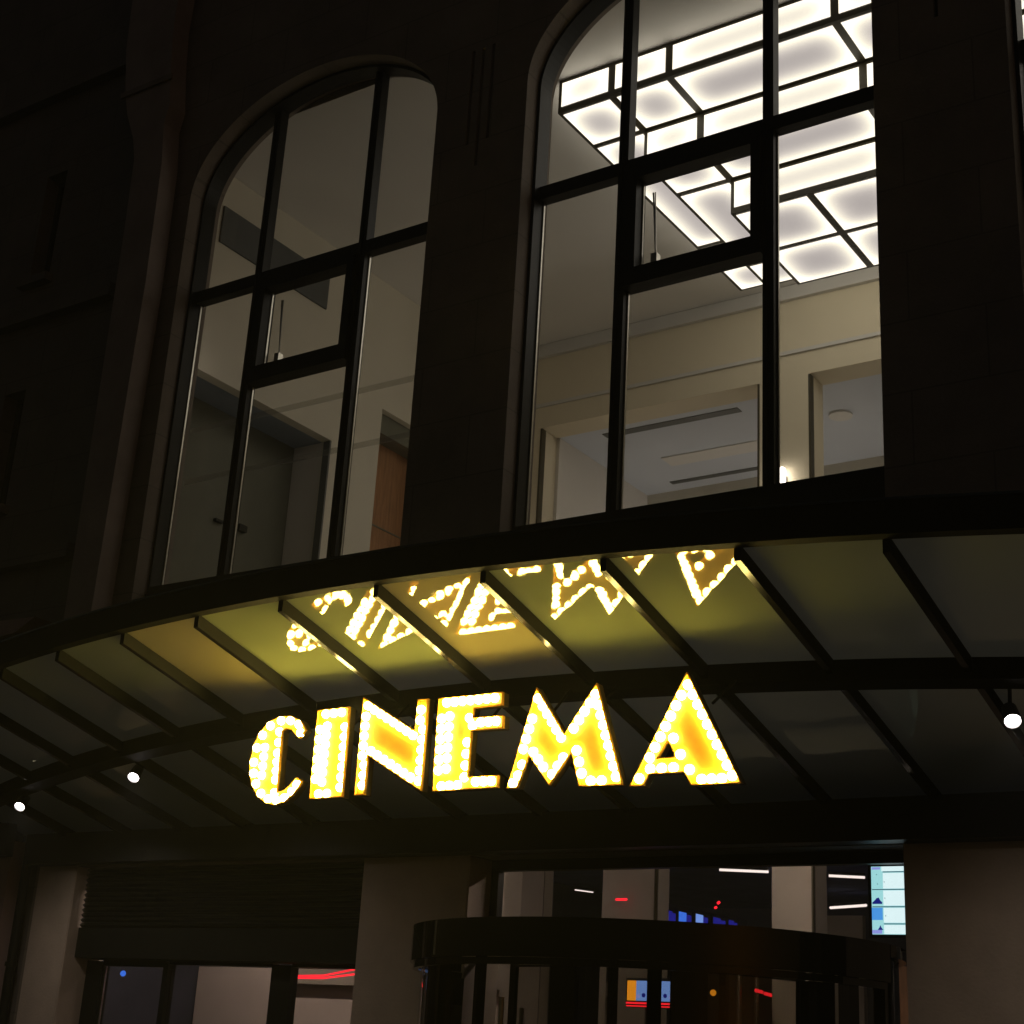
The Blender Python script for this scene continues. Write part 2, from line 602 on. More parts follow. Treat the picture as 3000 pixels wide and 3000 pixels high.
# upper room behind the arches
XL, YB, ZC = -12.05, 16.70, 9.80
YI = 10.452
lw = MB()
for y0, y1, z0, z1 in ((YI, 10.75, 3.2, ZC), (10.75, 13.30, 7.19, ZC), (13.30, 14.23, 3.2, ZC), (14.23, 15.35, 8.0, ZC), (15.35, YB + 3.2, 3.2, ZC)):
    lw.box(XL - .15, XL, y0, y1, z0, z1)
lw.build('room_side_wall', M['wall'], BLD)
rc = MB()
rc.box(XL - .62, XL - .152, 10.70, 10.748, 3.3, 7.24)
rc.build('recess_jamb', M['wallg'], BLD)
rc = MB()
rc.box(XL - .62, XL - .152, 13.302, 13.36, 3.3, 7.24)
rc.build('recess_jamb', M['wallg'], BLD)
MB().box(XL - .62, XL - .152, 10.75, 13.30, 7.192, 7.24).build('recess_soffit', M['soffit'], BLD)
db = MB().box(XL - .66, XL - .622, 10.70, 13.36, 3.3, 7.24).build('double_door', M['darkdoor'], BLD)
dh = MB()
dh.box(XL - .62, XL - .56, 12.45, 12.58, 5.81, 5.89)
dh.build('handle', M['black'], db)
dh = MB()
dh.box(XL - .62, XL - .57, 12.06, 12.18, 5.80, 5.835)
dh.build('handle', M['black'], db)
tr_ = MB()
tr_.box(XL - .10, XL + .004, 13.27, 13.298, 3.3, 7.18)
tr_.build('door_track', M['vent'], BLD)
MB().box(XL - .40, XL - .36, 14.20, 15.40, 3.3, 7.72).build('wood_door', M['wood'], BLD)
wd = MB()
wd.box(XL - .36, XL - .152, 15.352, 15.38, 3.3, 8.02)
wd.build('door_jamb', M['wood'], BLD)
wd = MB()
wd.box(XL - .36, XL - .152, 14.20, 14.228, 3.3, 8.02)
wd.build('door_jamb', M['wood'], BLD)
MB().box(XL - .36, XL - .10, 14.23, 15.35, 7.72, 7.998).build('door_lintel', M['darkdoor'], BLD)
for z in (5.3, 6.55):
    MB().box(XL - .359, XL - .352, 14.24, 15.34, z, z + .02).build('door_moulding', M['darkdoor'], BLD)
MB().box(XL - .15, 8, YI, YB + .0, ZC + .002, ZC + .2).build('room_ceiling', M['ceil'], BLD)
MB().box(XL - .15, 8, YI, YB + 3.4, 3.1, 3.29).build('room_floor', M['roomfloor'], BLD)
bw = MB()
bw.slab([[(XL + .002, 3.3), (8, 3.3), (8, ZC), (XL + .002, ZC)],
         [(-11.15, 3.31), (-7.77, 3.31), (-7.77, 8.5), (-11.15, 8.5)],
         [(-7.05, 3.31), (-3.6, 3.31), (-3.6, 8.5), (-7.05, 8.5)],
         [(-2.9, 3.31), (.5, 3.31), (.5, 8.5), (-2.9, 8.5)]], YB, YB + .42)
bw.build('room_back_wall', M['tan'], BLD)
cor = MB()
cor.box(XL + .004, 8, YB - .07, YB - .003, 9.60, 9.795)
cor.box(XL + .004, 8, YB - .03, YB - .003, 8.82, 8.87)
cor.build('room_cornice', M['trim'], BLD)
for x in (-11.16, -7.78, -7.07, -3.62):  # dark strips stand in for the shadow gaps at the jambs
    MB().box(x, x + .028, YB - .008, YB + .10, 3.32, 8.49).build('shadow_gap_strip', M['lampframe'], BLD)
# hall behind
MB().box(-11.30, 8, YB + .422, 19.75, 8.502, 8.7).build('hall_ceiling', M['hall'], BLD)
MB().box(-11.30, -11.10, YB + .422, 19.75, 3.3, 8.5).build('hall_side_wall', M['wallg'], BLD)
MB().box(-11.30, 8, 19.752, 19.95, 3.3, 8.7).build('hall_back_wall', M['wall'], BLD)
dv = MB()
dv.box(-10.48, -8.35, 17.27, 17.42, 8.492, 8.51)
dv.build('slot_vent', M['vent'], BLD)
dv = MB()
dv.box(-10.50, -9.02, 19.36, 19.47, 8.492, 8.51)
dv.build('slot_vent', M['vent'], BLD)
MB().slab([[(-10.15, 18.43), (-8.45, 18.43), (-8.45, 18.78), (-10.15, 18.78)]], 8.488, 8.50, 'z').build('access_panel', M['ceil'], BLD)
MB().cyl((-7.2, 18.1, 8.47), (-7.2, 18.1, 8.50), .16, 24).build('smoke_detector', M['ceil'], BLD)
# right end of the upper room
MB().box(7.8, 8, YI, YB, 3.3, ZC).build('room_end_wall', M['wall'], BLD)

# lobby on the ground floor
MB().box(-13.2, 6, 10.452, 24.5, 2.62, 2.8).build('lobby_ceiling', M['blueceil'], BLD)
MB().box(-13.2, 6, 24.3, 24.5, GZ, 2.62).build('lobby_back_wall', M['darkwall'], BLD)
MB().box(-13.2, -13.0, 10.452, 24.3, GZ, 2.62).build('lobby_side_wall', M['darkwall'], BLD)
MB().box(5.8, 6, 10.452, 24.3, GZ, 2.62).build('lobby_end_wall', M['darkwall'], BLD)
for x0, x1, y0, d in ((-9.62, -9.04, 14.0, .25), (-8.27, -7.66, 14.0, .32), (-6.36, -5.95, 14.0, .38), (-3.6, -3.0, 14.0, .4)):
    cb = MB().box(x0, x1, y0, y0 + d, GZ, 2.61).build('lobby_column', M['lobby'], BLD)
    MB().box(x1 + .001, x1 + .018, y0 - .004, y0 + .05, GZ, 2.60).build('edge_strip', M['lampframe'], cb)
MB().box(-12.95, -8.75, 13.0, 13.12, GZ, .78).build('lobby_partition', M['lobbyw'], BLD)
MB().box(-11.5, -8.75, 12.9, 12.996, .62, .775).build('partition_bulkhead', M['lobby'], BLD)
MB().box(-8.749, -8.55, 12.9, 13.3, GZ, 2.61).build('lobby_pilaster', M['lobby'], BLD)
MB().box(-7.9, -7.0, 18.0, 18.1, GZ, 1.85).build('lobby_back_panel', M['lobby'], BLD)
MB().box(-6.2, -5.4, 17.0, 17.2, GZ, 1.2).build('lobby_back_panel', M['wood'], BLD)
# stone facing of the ground-floor piers
for x0, x1 in ((-12.22, -11.70), (-8.18, -7.12), (-3.58, -2.45)):
    p_ = MB().box(x0, x1, 9.965, 9.996, GZ, 1.488).build('pier_facing', M['stone_low'], BLD)
for x, y0, y1 in ((-11.699, 9.97, 10.44), (-7.119, 9.97, 10.44)):
    MB().box(x, x + .012, y0, y1, GZ, 1.485).build('pier_return', M['stone_low'], BLD)

# ---------------------------------------------------------------- glass canopy
SL = .257
CX, CY, RO, RM = -5.7, 27.3, 20.59, 19.36


def zp(y):
    return 1.78 + SL * (10 - y)


def arc(x, r):
    return CY - sqrt(r * r - (x - CX) ** 2)


CAN = thing('glass_canopy', 'bow fronted black steel canopy with frosted glass panels over the entrance', 'canopy', (-5.7, 10, 1.5))
RX = [-8.70 + .7665 * k for k in range(-10, 19)]
xs_end = [-16.7] + RX + [5.35]
for x in RX:
    y0, y1 = arc(x + .03, RO) + .004, 9.92
    zb, zt = .088, .003
    w0, w1 = x + .008, x + .046
    rb_ = MB().hexa([(w0, y0, zp(y0) - zb), (w1, y0, zp(y0) - zb), (w1, y1, zp(y1) - zb), (w0, y1, zp(y1) - zb),
               (w0, y0, zp(y0) - zt), (w1, y0, zp(y0) - zt), (w1, y1, zp(y1) - zt), (w0, y1, zp(y1) - zt)])
    rb_ = rb_.build('rib', M['matte'], CAN)
    rb_.data.materials.append(M['rib'])       # only the underside cover strip is polished
    rb_.data.polygons[0].material_index = 1


def glass_panel(xa, xb, fo, fi):
    n = 3
    xs = [xa + (xb - xa) * i / n for i in range(n + 1)]
    top = MB()
    vs, fs = [], []
    for x in xs:
        for y in (fo(x), fi(x)):
            vs.append((x, y, zp(y)))
            vs.append((x, y, zp(y) + .016))
    for i in range(n):
        a, b = 4 * i, 4 * (i + 1)
        fs += [(a, a + 2, b + 2, b)]
    for i in range(n):
        a, b = 4 * i, 4 * (i + 1)
        fs += [(a + 1, b + 1, b + 3, a + 3), (a, b, b + 1, a + 1), (a + 2, a + 3, b + 3, b + 2)]
    fs += [(0, 1, 3, 2), (4 * n, 4 * n + 2, 4 * n + 3, 4 * n + 1)]
    top.add(vs, fs)
    return top


for a, b in zip(xs_end[:-1], xs_end[1:]):
    lo, hi = a + .03, b + .026
    fo = lambda x: min(9.7, arc(x, RO) + .012)
    fm = lambda x: min(9.72, arc(x, RM) + .05)
    fm2 = lambda x: min(9.75, arc(x, RM) + .07)
    fi = lambda x: 9.95
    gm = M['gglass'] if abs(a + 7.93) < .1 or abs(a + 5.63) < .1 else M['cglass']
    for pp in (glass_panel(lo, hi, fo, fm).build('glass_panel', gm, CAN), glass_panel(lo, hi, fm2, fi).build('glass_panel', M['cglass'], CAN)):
        # the frosting is the lower film of the pane; the glass above it is clear
        pp.data.materials.append(M['clear'])
        for i_, po in enumerate(pp.data.polygons):
            po.material_index = 0 if i_ < 3 else 1


def arc_beam(r, th, dz0, dz1, xa, xb, n=64):
    vs, fs = [], []
    for i in range(n + 1):
        x = xa + (xb - xa) * i / n
        y = arc(x, r)
        nx, ny = (x - CX) / r, (y - CY) / r
        xi, yi = x - nx * th, y - ny * th
        z = zp(y)
        zi = zp(yi)
        vs += [(x, y, z + dz0), (xi, yi, zi + dz0), (xi, yi, zi + dz1), (x, y, z + dz1)]
    for i in range(n):
        a, b = 4 * i, 4 * (i + 1)
        for k in range(4):
            fs.append((a + k, a + (k + 1) % 4, b + (k + 1) % 4, b + k))
    fs += [(0, 1, 2, 3), (4 * n + 3, 4 * n + 2, 4 * n + 1, 4 * n)]
    return MB().add(vs, fs)


fas = arc_beam(RO + .045, .05, -.018, .155, -16.6, 5.2, 90)
FS = fas.build('fascia', M['matte'], CAN)
arc_beam(RO + .052, .065, .157, .172, -16.6, 5.2, 90).build('fascia_cap', M['rib'], CAN)
arc_beam(RM, .12, -.125, -.002, -15.2, 3.8, 80).build('crossbeam', M['matte'], CAN)
MB().box(-12.28, 5.3, 9.80, 9.96, 1.492, 1.775).build('rear_beam', M['black'], CAN)
MB().box(-17, -12.32, 9.6, 9.7, 1.55, 1.86).build('rear_beam', M['black'], CAN)

# ---------------------------------------------------------------- CINEMA letters
YL = 7.68
GLY = dict(
    C=[(-6.904, 2.013), (-6.955, 2.077), (-7.045, 2.118), (-7.143, 2.125), (-7.248, 2.095), (-7.324, 2.026), (-7.372, 1.932), (-7.387, 1.822), (-7.379, 1.739),
       (-7.342, 1.655), (-7.282, 1.58), (-7.202, 1.532), (-7.115, 1.514), (-7.034, 1.529), (-6.964, 1.572), (-6.917, 1.623), (-6.892, 1.665), (-6.946, 1.694),
       (-6.991, 1.648), (-7.045, 1.612), (-7.103, 1.600), (-7.108, 1.689), (-7.115, 1.871), (-7.118, 2.018), (-7.088, 2.034), (-7.031, 2.019), (-6.958, 1.958)],
    I=[(-6.815, 2.142), (-6.538, 2.146), (-6.528, 1.543), (-6.812, 1.541)],
    N=[(-6.424, 2.201), (-5.973, 1.946), (-5.967, 2.151), (-5.881, 2.149), (-5.884, 1.555), (-6.342, 1.809), (-6.343, 1.549), (-6.427, 1.548)],
    E=[(-5.800, 2.144), (-5.302, 2.146), (-5.299, 2.064), (-5.514, 2.06), (-5.518, 1.998), (-5.286, 1.997), (-5.283, 1.917), (-5.522, 1.918), (-5.528, 1.626),
       (-5.296, 1.625), (-5.299, 1.549), (-5.794, 1.547)],
    M=[(-5.051, 2.154), (-4.835, 1.85), (-4.62, 2.146), (-4.42, 1.524), (-4.715, 1.53), (-4.777, 1.738), (-4.925, 1.545), (-5.079, 1.736), (-5.153, 1.54), (-5.231, 1.541)],
    A=[(-4.014, 2.160), (-3.665, 1.500), (-3.976, 1.503), (-4.018, 1.578), (-4.245, 1.579), (-4.283, 1.514), (-4.374, 1.514)],
)
HOLE = dict(A=[(-4.126, 1.766), (-4.078, 1.669), (-4.196, 1.667)])
EXTRA = dict(I=[((-6.722, 2.09), (-6.722, 1.59))], E=[((-5.705, 2.09), (-5.705, 1.62))], C=[((-7.27, 1.98), (-7.27, 1.66))], N=[], M=[((-5.05, 2.06), (-5.04, 1.98))], A=[])


def seg_d(p, a, b):
    ax, ay = a
    bx, by = b
    dx, dy = bx - ax, by - ay
    t = max(0, min(1, ((p[0] - ax) * dx + (p[1] - ay) * dy) / (dx * dx + dy * dy)))
    return hypot(p[0] - ax - t * dx, p[1] - ay - t * dy)


def inside(p, L):
    c = False
    for i in range(len(L)):
        a, b = L[i], L[i - 1]
        if (a[1] > p[1]) != (b[1] > p[1]) and p[0] < (b[0] - a[0]) * (p[1] - a[1]) / (b[1] - a[1]) + a[0]:
            c = not c
    return c


def bulb_spots(k):
    loops = [GLY[k]] + ([HOLE[k]] if k in HOLE else [])
    D = .031

    def okp(p):
        if not inside(p, loops[0]):
            return False
        if len(loops) > 1 and inside(p, loops[1]):
            return False
        return min(seg_d(p, L[i], L[i - 1]) for L in loops for i in range(len(L))) > D * .78
    cand = []
    for L in loops:
        n = len(L)
        for i in range(n):
            a, b = L[i], L[(i + 1) % n]
            l = hypot(b[0] - a[0], b[1] - a[1])
            if l < .02:
                continue
            nx, ny = (b[1] - a[1]) / l, -(b[0] - a[0]) / l
            k_ = max(1, round(l / .066))
            for j in range(k_ * 4 + 1):
                t = j / (k_ * 4)
                for s in (1, -1):
                    p = (a[0] + (b[0] - a[0]) * t + nx * D * s, a[1] + (b[1] - a[1]) * t + ny * D * s)
                    if okp(p):
                        cand.append((j % 4 != 0, len(cand), p))
    cand.sort()
    keep = []
    for _, _, p in cand:
        if all(hypot(p[0] - q[0], p[1] - q[1]) > .056 for q in keep):
            keep.append(p)
    for a, b in EXTRA[k]:
        l = hypot(b[0] - a[0], b[1] - a[1])
        n = max(1, round(l / .066))
        for j in range(n + 1):
            p = (a[0] + (b[0] - a[0]) * j / n, a[1] + (b[1] - a[1]) * j / n)
            if okp(p) and all(hypot(p[0] - q[0], p[1] - q[1]) > .056 for q in keep):
                keep.append(p)
    return keep


def inset_loop(L, d, outer):
    """the loop moved inwards by d with mitred corners"""
    n = len(L)
    ar = sum(L[i][0] * L[(i + 1) % n][1] - L[(i + 1) % n][0] * L[i][1] for i in range(n))
    sg = 1 if ar > 0 else -1
    res = []
    for i in range(n):
        a, b, c = L[i - 1], L[i], L[(i + 1) % n]
        e1 = Vector((b[0] - a[0], b[1] - a[1])).normalized()
        e2 = Vector((c[0] - b[0], c[1] - b[1])).normalized()
        n1, n2 = Vector((-e1.y, e1.x)) * sg, Vector((-e2.y, e2.x)) * sg
        mi = (n1 + n2)
        k = d / max(.35, mi.length_squared / 2)
        res.append((b[0] + mi.x * k, b[1] + mi.y * k))
    return res


bme = MB()
bme.sphere((0, 0, 0), .025, 12, 8, (1, 1.0, 1))
bulb_proto = None
DESC = dict(C='curved letter C of yellow light bulbs, first in the lit sign', I='thick straight letter I of yellow light bulbs beside the C',
            N='letter N of yellow light bulbs with a broad diagonal stroke', E='letter E of yellow light bulbs with three thin arms',
            M='pointed letter M of yellow light bulbs with two sharp peaks', A='large pointed letter A of yellow light bulbs ending the sign')
for k in 'CINEMA':
    G_ = GLY[k]
    xs = [p[0] for p in G_]
    zs = [p[1] for p in G_]
    cx = (min(xs) + max(xs)) / 2
    root = thing('sign_letter', DESC[k], 'sign letter', (cx, YL + .05, min(zs)), 'letters of the CINEMA sign')
    lp = [G_] + ([HOLE[k]] if k in HOLE else [])
    MB().slab(lp, YL, YL + .004).build('letter_face', M['letter'], root)
    MB().slab(lp, YL + .0045, YL + .055).build('letter_body', M['letterside'], root)
    rim = MB()
    for L_ in lp:
        rim.slab([inset_loop(L_, -.0005 if L_ is G_ else .0005, L_ is G_), inset_loop(L_, .007 if L_ is G_ else -.007, L_ is G_)] if L_ is G_ else
                 [inset_loop(L_, -.007, True), L_], YL - .018, YL - .0005)
    rim.build('letter_rim', M['letter'], root)
    for fx in (.3, .7):
        x = min(xs) + (max(xs) - min(xs)) * fx
        yb_ = arc(x, RM) + .01
        MB().cyl((x, YL + .05, 1.98), (x, yb_, zp(yb_) - .10), .009, 8).build('hanging_bracket', M['matte'], root)
    for p in bulb_spots(k):
        if bulb_proto is None:
            mb = MB()
            mb.sphere((0, 0, 0), .0285, 14, 10)
            bulb_proto = mb.build('bulb', M['bulb'])
            o = bulb_proto
        else:
            o = bulb_proto.copy()
            C.objects.link(o)
        o.parent = root
        o.location = (p[0] - root.location.x, YL - .006 - root.location.y, p[1] - root.location.z)

# ---------------------------------------------------------------- stepped ceiling lamp in the upper room
LAMP = thing('ceiling_lamp', 'huge stepped ceiling lamp of glowing white panels in dark frames', 'ceiling lamp', (-4.5, 13.6, 8.56))


def glow_panel(o, u, v, w, h):
    """panel spanned from corner o along unit vectors u, v; the LED edge glow stored per vertex"""
    o, u, v = Vector(o), Vector(u), Vector(v)
    n = u.cross(v)
    nu, nv = max(4, int(w / .035)), max(4, int(h / .035))
    nu, nv = min(nu, 44), min(nv, 44)
    vs, at, fs = [], [], []
    for j in range(nv + 1):
        for i in range(nu + 1):
            a, b = w * i / nu, h * j / nv
            vs.append(o + u * a + v * b)
            g_ = sum(exp(-(max(0, d) / .12) ** 1.4) for d in (a, w - a, b, h - b))
            at.append(min(1.15, g_))
    for j in range(nv):
        for i in range(nu):
            a = j * (nu + 1) + i
            fs.append((a, a + 1, a + nu + 2, a + nu + 1))
    # a thin back so that the panel is a solid tile
    k = len(vs)
    for (a, b) in ((0, 0), (w, 0), (w, h), (0, h)):
        vs.append(o + u * a + v * b - n * .006)
        at.append(.3)
    fs.append((k + 3, k + 2, k + 1, k))
    mb = MB().add(vs, fs)
    return mb.build('light_panel', M['panel'], LAMP, ('edge', at))


T = [((-7.60, -1.42), (11.37, 15.79), 9.39, 9.798), ((-6.95, -2.07), (12.08, 15.15), 8.985, 9.389), ((-6.28, -2.74), (12.80, 14.56), 8.56, 8.984)]
GB = .042
for (xa, xb), (ya, yb), z0, z1 in T:
    MB().box(xa, xb, ya, yb, z0, z1).build('frame', M['lampframe'], LAMP)
XG = [-7.60, -6.95, -6.28, -4.51, -2.74, -2.07, -1.42]


def side_panels(t, cuts):
    (xa, xb), (ya, yb), z0, z1 = T[t]
    for a, b in zip(cuts[:-1], cuts[1:]):
        glow_panel((a + GB, ya - .006, z0 + GB * 1.6), (1, 0, 0), (0, 0, 1), b - a - 2 * GB, z1 - z0 - 2.7 * GB)
        glow_panel((b - GB, yb + .006, z0 + GB * 1.6), (-1, 0, 0), (0, 0, 1), b - a - 2 * GB, z1 - z0 - 2.7 * GB)
    for xx, u in ((xb + .006, 1), (xa - .006, -1)):
        a, b = (ya, yb)
        if u > 0:
            glow_panel((xx, a + GB, z0 + GB * 1.6), (0, 1, 0), (0, 0, 1), b - a - 2 * GB, z1 - z0 - 2.7 * GB)
        else:
            glow_panel((xx, b - GB, z0 + GB * 1.6), (0, -1, 0), (0, 0, 1), b - a - 2 * GB, z1 - z0 - 2.7 * GB)


def bottom_cell(z, xa, xb, ya, yb):
    glow_panel((xa + GB, yb - GB, z - .006), (1, 0, 0), (0, -1, 0), xb - xa - 2 * GB, yb - ya - 2 * GB)


side_panels(0, XG)
side_panels(1, XG[1:6])
side_panels(2, XG[2:5])
z = 9.39
for a, b in zip(XG[:-1], XG[1:]):
    bottom_cell(z, a, b, 11.37, 12.08)
    bottom_cell(z, a, b, 15.15, 15.79)
for a, b in ((XG[0], XG[1]), (XG[5], XG[6])):
    bottom_cell(z, a, b, 12.08, 14.56)
    bottom_cell(z, a, b, 14.56, 15.15)
z = 8.985
for a, b in zip(XG[1:5], XG[2:6]):
    bottom_cell(z, a, b, 12.08, 12.80)
    bottom_cell(z, a, b, 14.56, 15.15)
for a, b in ((XG[1], XG[2]), (XG[4], XG[5])):
    bottom_cell(z, a, b, 12.80, 14.56)
z = 8.56
for i in range(4):
    a = -6.28 + .885 * i
    for ya, yb in ((12.80, 13.70), (13.70, 14.56)):
        bottom_cell(z, a, a + .885, ya, yb)

# things in the upper room
v_ = MB().box(XL + .002, XL + .03, 10.98, 12.92, 8.86, 9.34)
one('air_vent', 'long dark air vent high on the side wall behind the left arched window', 'air vent', v_, M['vent'])
for zz, lab in ((5.57, 'lower frosted rail across the inside of the left arched window'), (6.17, 'upper frosted rail across the inside of the left arched window')):
    rr = MB().box(-11.62, -8.1, 10.56, 10.58, zz, zz + .055)
    one('guard_rail', lab, 'guard rail', rr, M['rail'], 'frosted guard rails inside the left arched window')


def wall_lamp(x, y, z, label, mat='white_l', r=.046):
    t = thing('wall_lamp', label, 'wall lamp', (x, y, z), 'wall lamps on the white posts upstairs')
    b = MB().box(x - .03, x + .03, y - .03, y - .001, z + .06, z + .18)
    b.build('back_plate', M['lamphouse'], t)
    s = MB().cyl((x, y - .09, z), (x, y - .09, z + .24), r, 20)
    s.sphere((x, y - .09, z + .24), r, 16, 8)
    s.sphere((x, y - .09, z), r, 16, 8)
    s.build('lamp_tube', M[mat], t)


wall_lamp(-7.40, 16.70, 6.94, 'glowing capsule wall lamp at the sill of the right arched window')
wall_lamp(-11.45, 16.70, 6.50, 'wall lamp low behind the sill on the post left of the hall opening')
wall_lamp(-11.86, 10.50, 7.02, 'added wall lamp hidden behind the left jamb of the left arched window', 'fill_l')  # unseen lamp added to brighten the side wall next to it
for x_, l_ in ((-9.9, 'left of the three unseen lamps added deep in the hall'), (-7.4, 'middle one of the three unseen lamps added deep in the hall'), (-4.6, 'right one of the three unseen lamps added deep in the hall')):  # lamps added out of view to brighten the hall
    wall_lamp(x_, 19.75, 6.3, l_, 'fill_l', .056)

# ---------------------------------------------------------------- spotlights under the canopy
def spotlight(x, y, z, label):
    t = thing('spotlight', label, 'spotlight', (x, y, z), 'round spotlights under the canopy')
    d = Vector((.30, -.62, -.72)).normalized()
    c = Vector((x, y, z))
    h = MB().cyl(c - d * .13, c - d * .03, .042, 20, .050)
    n_ = 24
    u_ = d.cross(Vector((0, 0, 1))).normalized()
    w_ = d.cross(u_)
    vs, fs = [], []
    for i in range(n_):
        q = u_ * cos(2 * pi * i / n_) + w_ * sin(2 * pi * i / n_)
        vs += [c - d * .03 + q * .050, c + q * .051, c + q * .046, c - d * .03 + q * .044]
    for i in range(n_):
        a, b = 4 * i, 4 * ((i + 1) % n_)
        for k in range(4):
            fs.append((a + k, a + (k + 1) % 4, b + (k + 1) % 4, b + k))
    h.add(vs, fs)
    h.build('housing', M['lamphouse'], t)
    ln = MB().cyl(c - d * .028, c - d * .010, .0435, 24, .038)
    ln.build('lens', M['spot'], t)
    br = MB().cyl(c - d * .10, (c - d * .10) + Vector((0, .0, 0)) + Vector((0, .02, zp(y) - .004 - (c - d * .10).z)), .012, 8)
    br.build('bracket', M['lamphouse'], t)
    ld = bpy.data.lights.new('spot_lamp', 'SPOT')
    ld.energy = 18
    ld.color = (1, .86, .74)
    ld.spot_size = radians(140)
    ld.spot_blend = .8
    ld.shadow_soft_size = .04
    lo = bpy.data.objects.new('spot_lamp', ld)
    C.objects.link(lo)
    lo.parent = t
    lo.location = d * .03
    lo.rotation_euler = Vector((.1, .25, -1)).to_track_quat('-Z', 'Y').to_euler()


spotlight(-9.46, 8.50, 1.96, 'round white spotlight under the canopy left of the letter C')
spotlight(-11.26, 8.85, 1.85, 'farthest left spotlight, under the dark curved corner of the canopy')
spotlight(-2.40, 8.50, 1.93, 'round white spotlight at the right end, right of the letter A')

# ---------------------------------------------------------------- roller shutter and glazed front, left bay
SH = thing('roller_shutter', 'dark slatted roller shutter box above the glazed doors', 'roller shutter', (-9.94, 10.1, .65))
MB().box(-11.688, -8.182, 10.09, 10.40, .66, .93).build('shutter_box', M['matte'], SH)
sl = MB()
zz = .932
while zz < 1.47:
    sl.add([(-11.66, 10.10, zz), (-8.20, 10.10, zz), (-8.20, 10.07, zz + .022), (-11.66, 10.07, zz + .022), (-11.66, 10.10, zz + .044), (-8.20, 10.10, zz + .044),
            (-8.20, 10.13, zz), (-11.66, 10.13, zz), (-8.20, 10.13, zz + .044), (-11.66, 10.13, zz + .044)],
           [(0, 1, 2, 3), (3, 2, 5, 4), (0, 7, 6, 1), (4, 5, 8, 9), (6, 7, 9, 8), (0, 3, 4, 9, 7), (1, 6, 8, 5, 2)])
    zz += .046
sl.build('shutter_slats', M['shutter'], SH)
GD = thing('glazed_door_front', 'dark framed glazed doors below the roller shutter', 'glass doors', (-9.94, 10.3, GZ))
f = MB()
for a, b in ((-11.68, -11.47), (-10.66, -10.60), (-9.34, -9.12), (-8.30, -8.19)):
    f.box(a, b, 10.25, 10.35, GZ + .004, .64)
f.box(-11.47, -10.66, 10.26, 10.34, .60, .655)
f.box(-10.60, -9.34, 10.26, 10.34, .625, .655)
f.box(-9.12, -8.30, 10.26, 10.34, .625, .655)
f.box(-11.47, -8.30, 10.26, 10.34, GZ + .004, GZ + .20)
f.build('frame', M['frame'], GD)
for a, b in ((-11.47, -10.66), (-10.60, -9.34), (-9.12, -8.30)):
    MB().box(a, b, 10.295, 10.305, GZ + .2, .62).build('pane', M['pane'], GD)
MB().box(-11.468, -11.448, 10.28, 10.30, GZ + .2, .60).build('edge_bead', M['steel'], GD)

# ---------------------------------------------------------------- revolving door
RCX, RCY, RR = -5.30, 9.72, 1.70
RV = thing('revolving_door', 'bronze drum revolving door with curved glass in the entrance', 'revolving door', (RCX, RCY, GZ))


def ring(r0, r1, z0, z1, a0=0, a1=360, n=96):
    vs, fs = [], []
    full = a1 - a0 >= 360
    k = n if full else n + 1
    for i in range(k):
        t = radians(a0 + (a1 - a0) * i / n)
        for r, z_ in ((r0, z0), (r1, z0), (r1, z1), (r0, z1)):
            vs.append((RCX + r * cos(t), RCY + r * sin(t), z_))
    for i in range(n):
        a, b = 4 * i, 4 * ((i + 1) % k)
        for q in range(4):
            fs.append((a + q, a + (q + 1) % 4, b + (q + 1) % 4, b + q))
    if not full:
        fs += [(0, 1, 2, 3), (4 * n + 3, 4 * n + 2, 4 * n + 1, 4 * n)]
    return MB().add(vs, fs)


def smoothed(o, ang=35):
    for p in o.data.polygons:
        p.use_smooth = True
    try:
        o.data.set_sharp_from_angle(angle=radians(ang))
    except Exception:
        pass
    return o


smoothed(ring(RR - .05, RR, .585, .82, 180, 360, 96).build('drum_band', M['drum'], RV))
smoothed(ring(RR - .05, RR, .745, .82, .5, 179.5, 64).build('rear_band', M['drum'], RV))
smoothed(ring(RR - .06, RR - .022, .54, .583, 180, 360, 96).build('lower_band', M['drum'], RV))
MB().cyl((RCX, RCY, .76), (RCX, RCY, .80), RR - .052, 64).build('top_cover', M['black'], RV)
MB().cyl((RCX, RCY, .735), (RCX, RCY, .744), RR - .062, 64).build('soffit', M['darkwall'], RV)


def post(a0, a1, r0=1.58, r1=1.66):
    smoothed(ring(r0, r1, GZ + .003, .538 if a1 < 0 else .733, a0, a1, 6).build('post', M['drum'], RV))


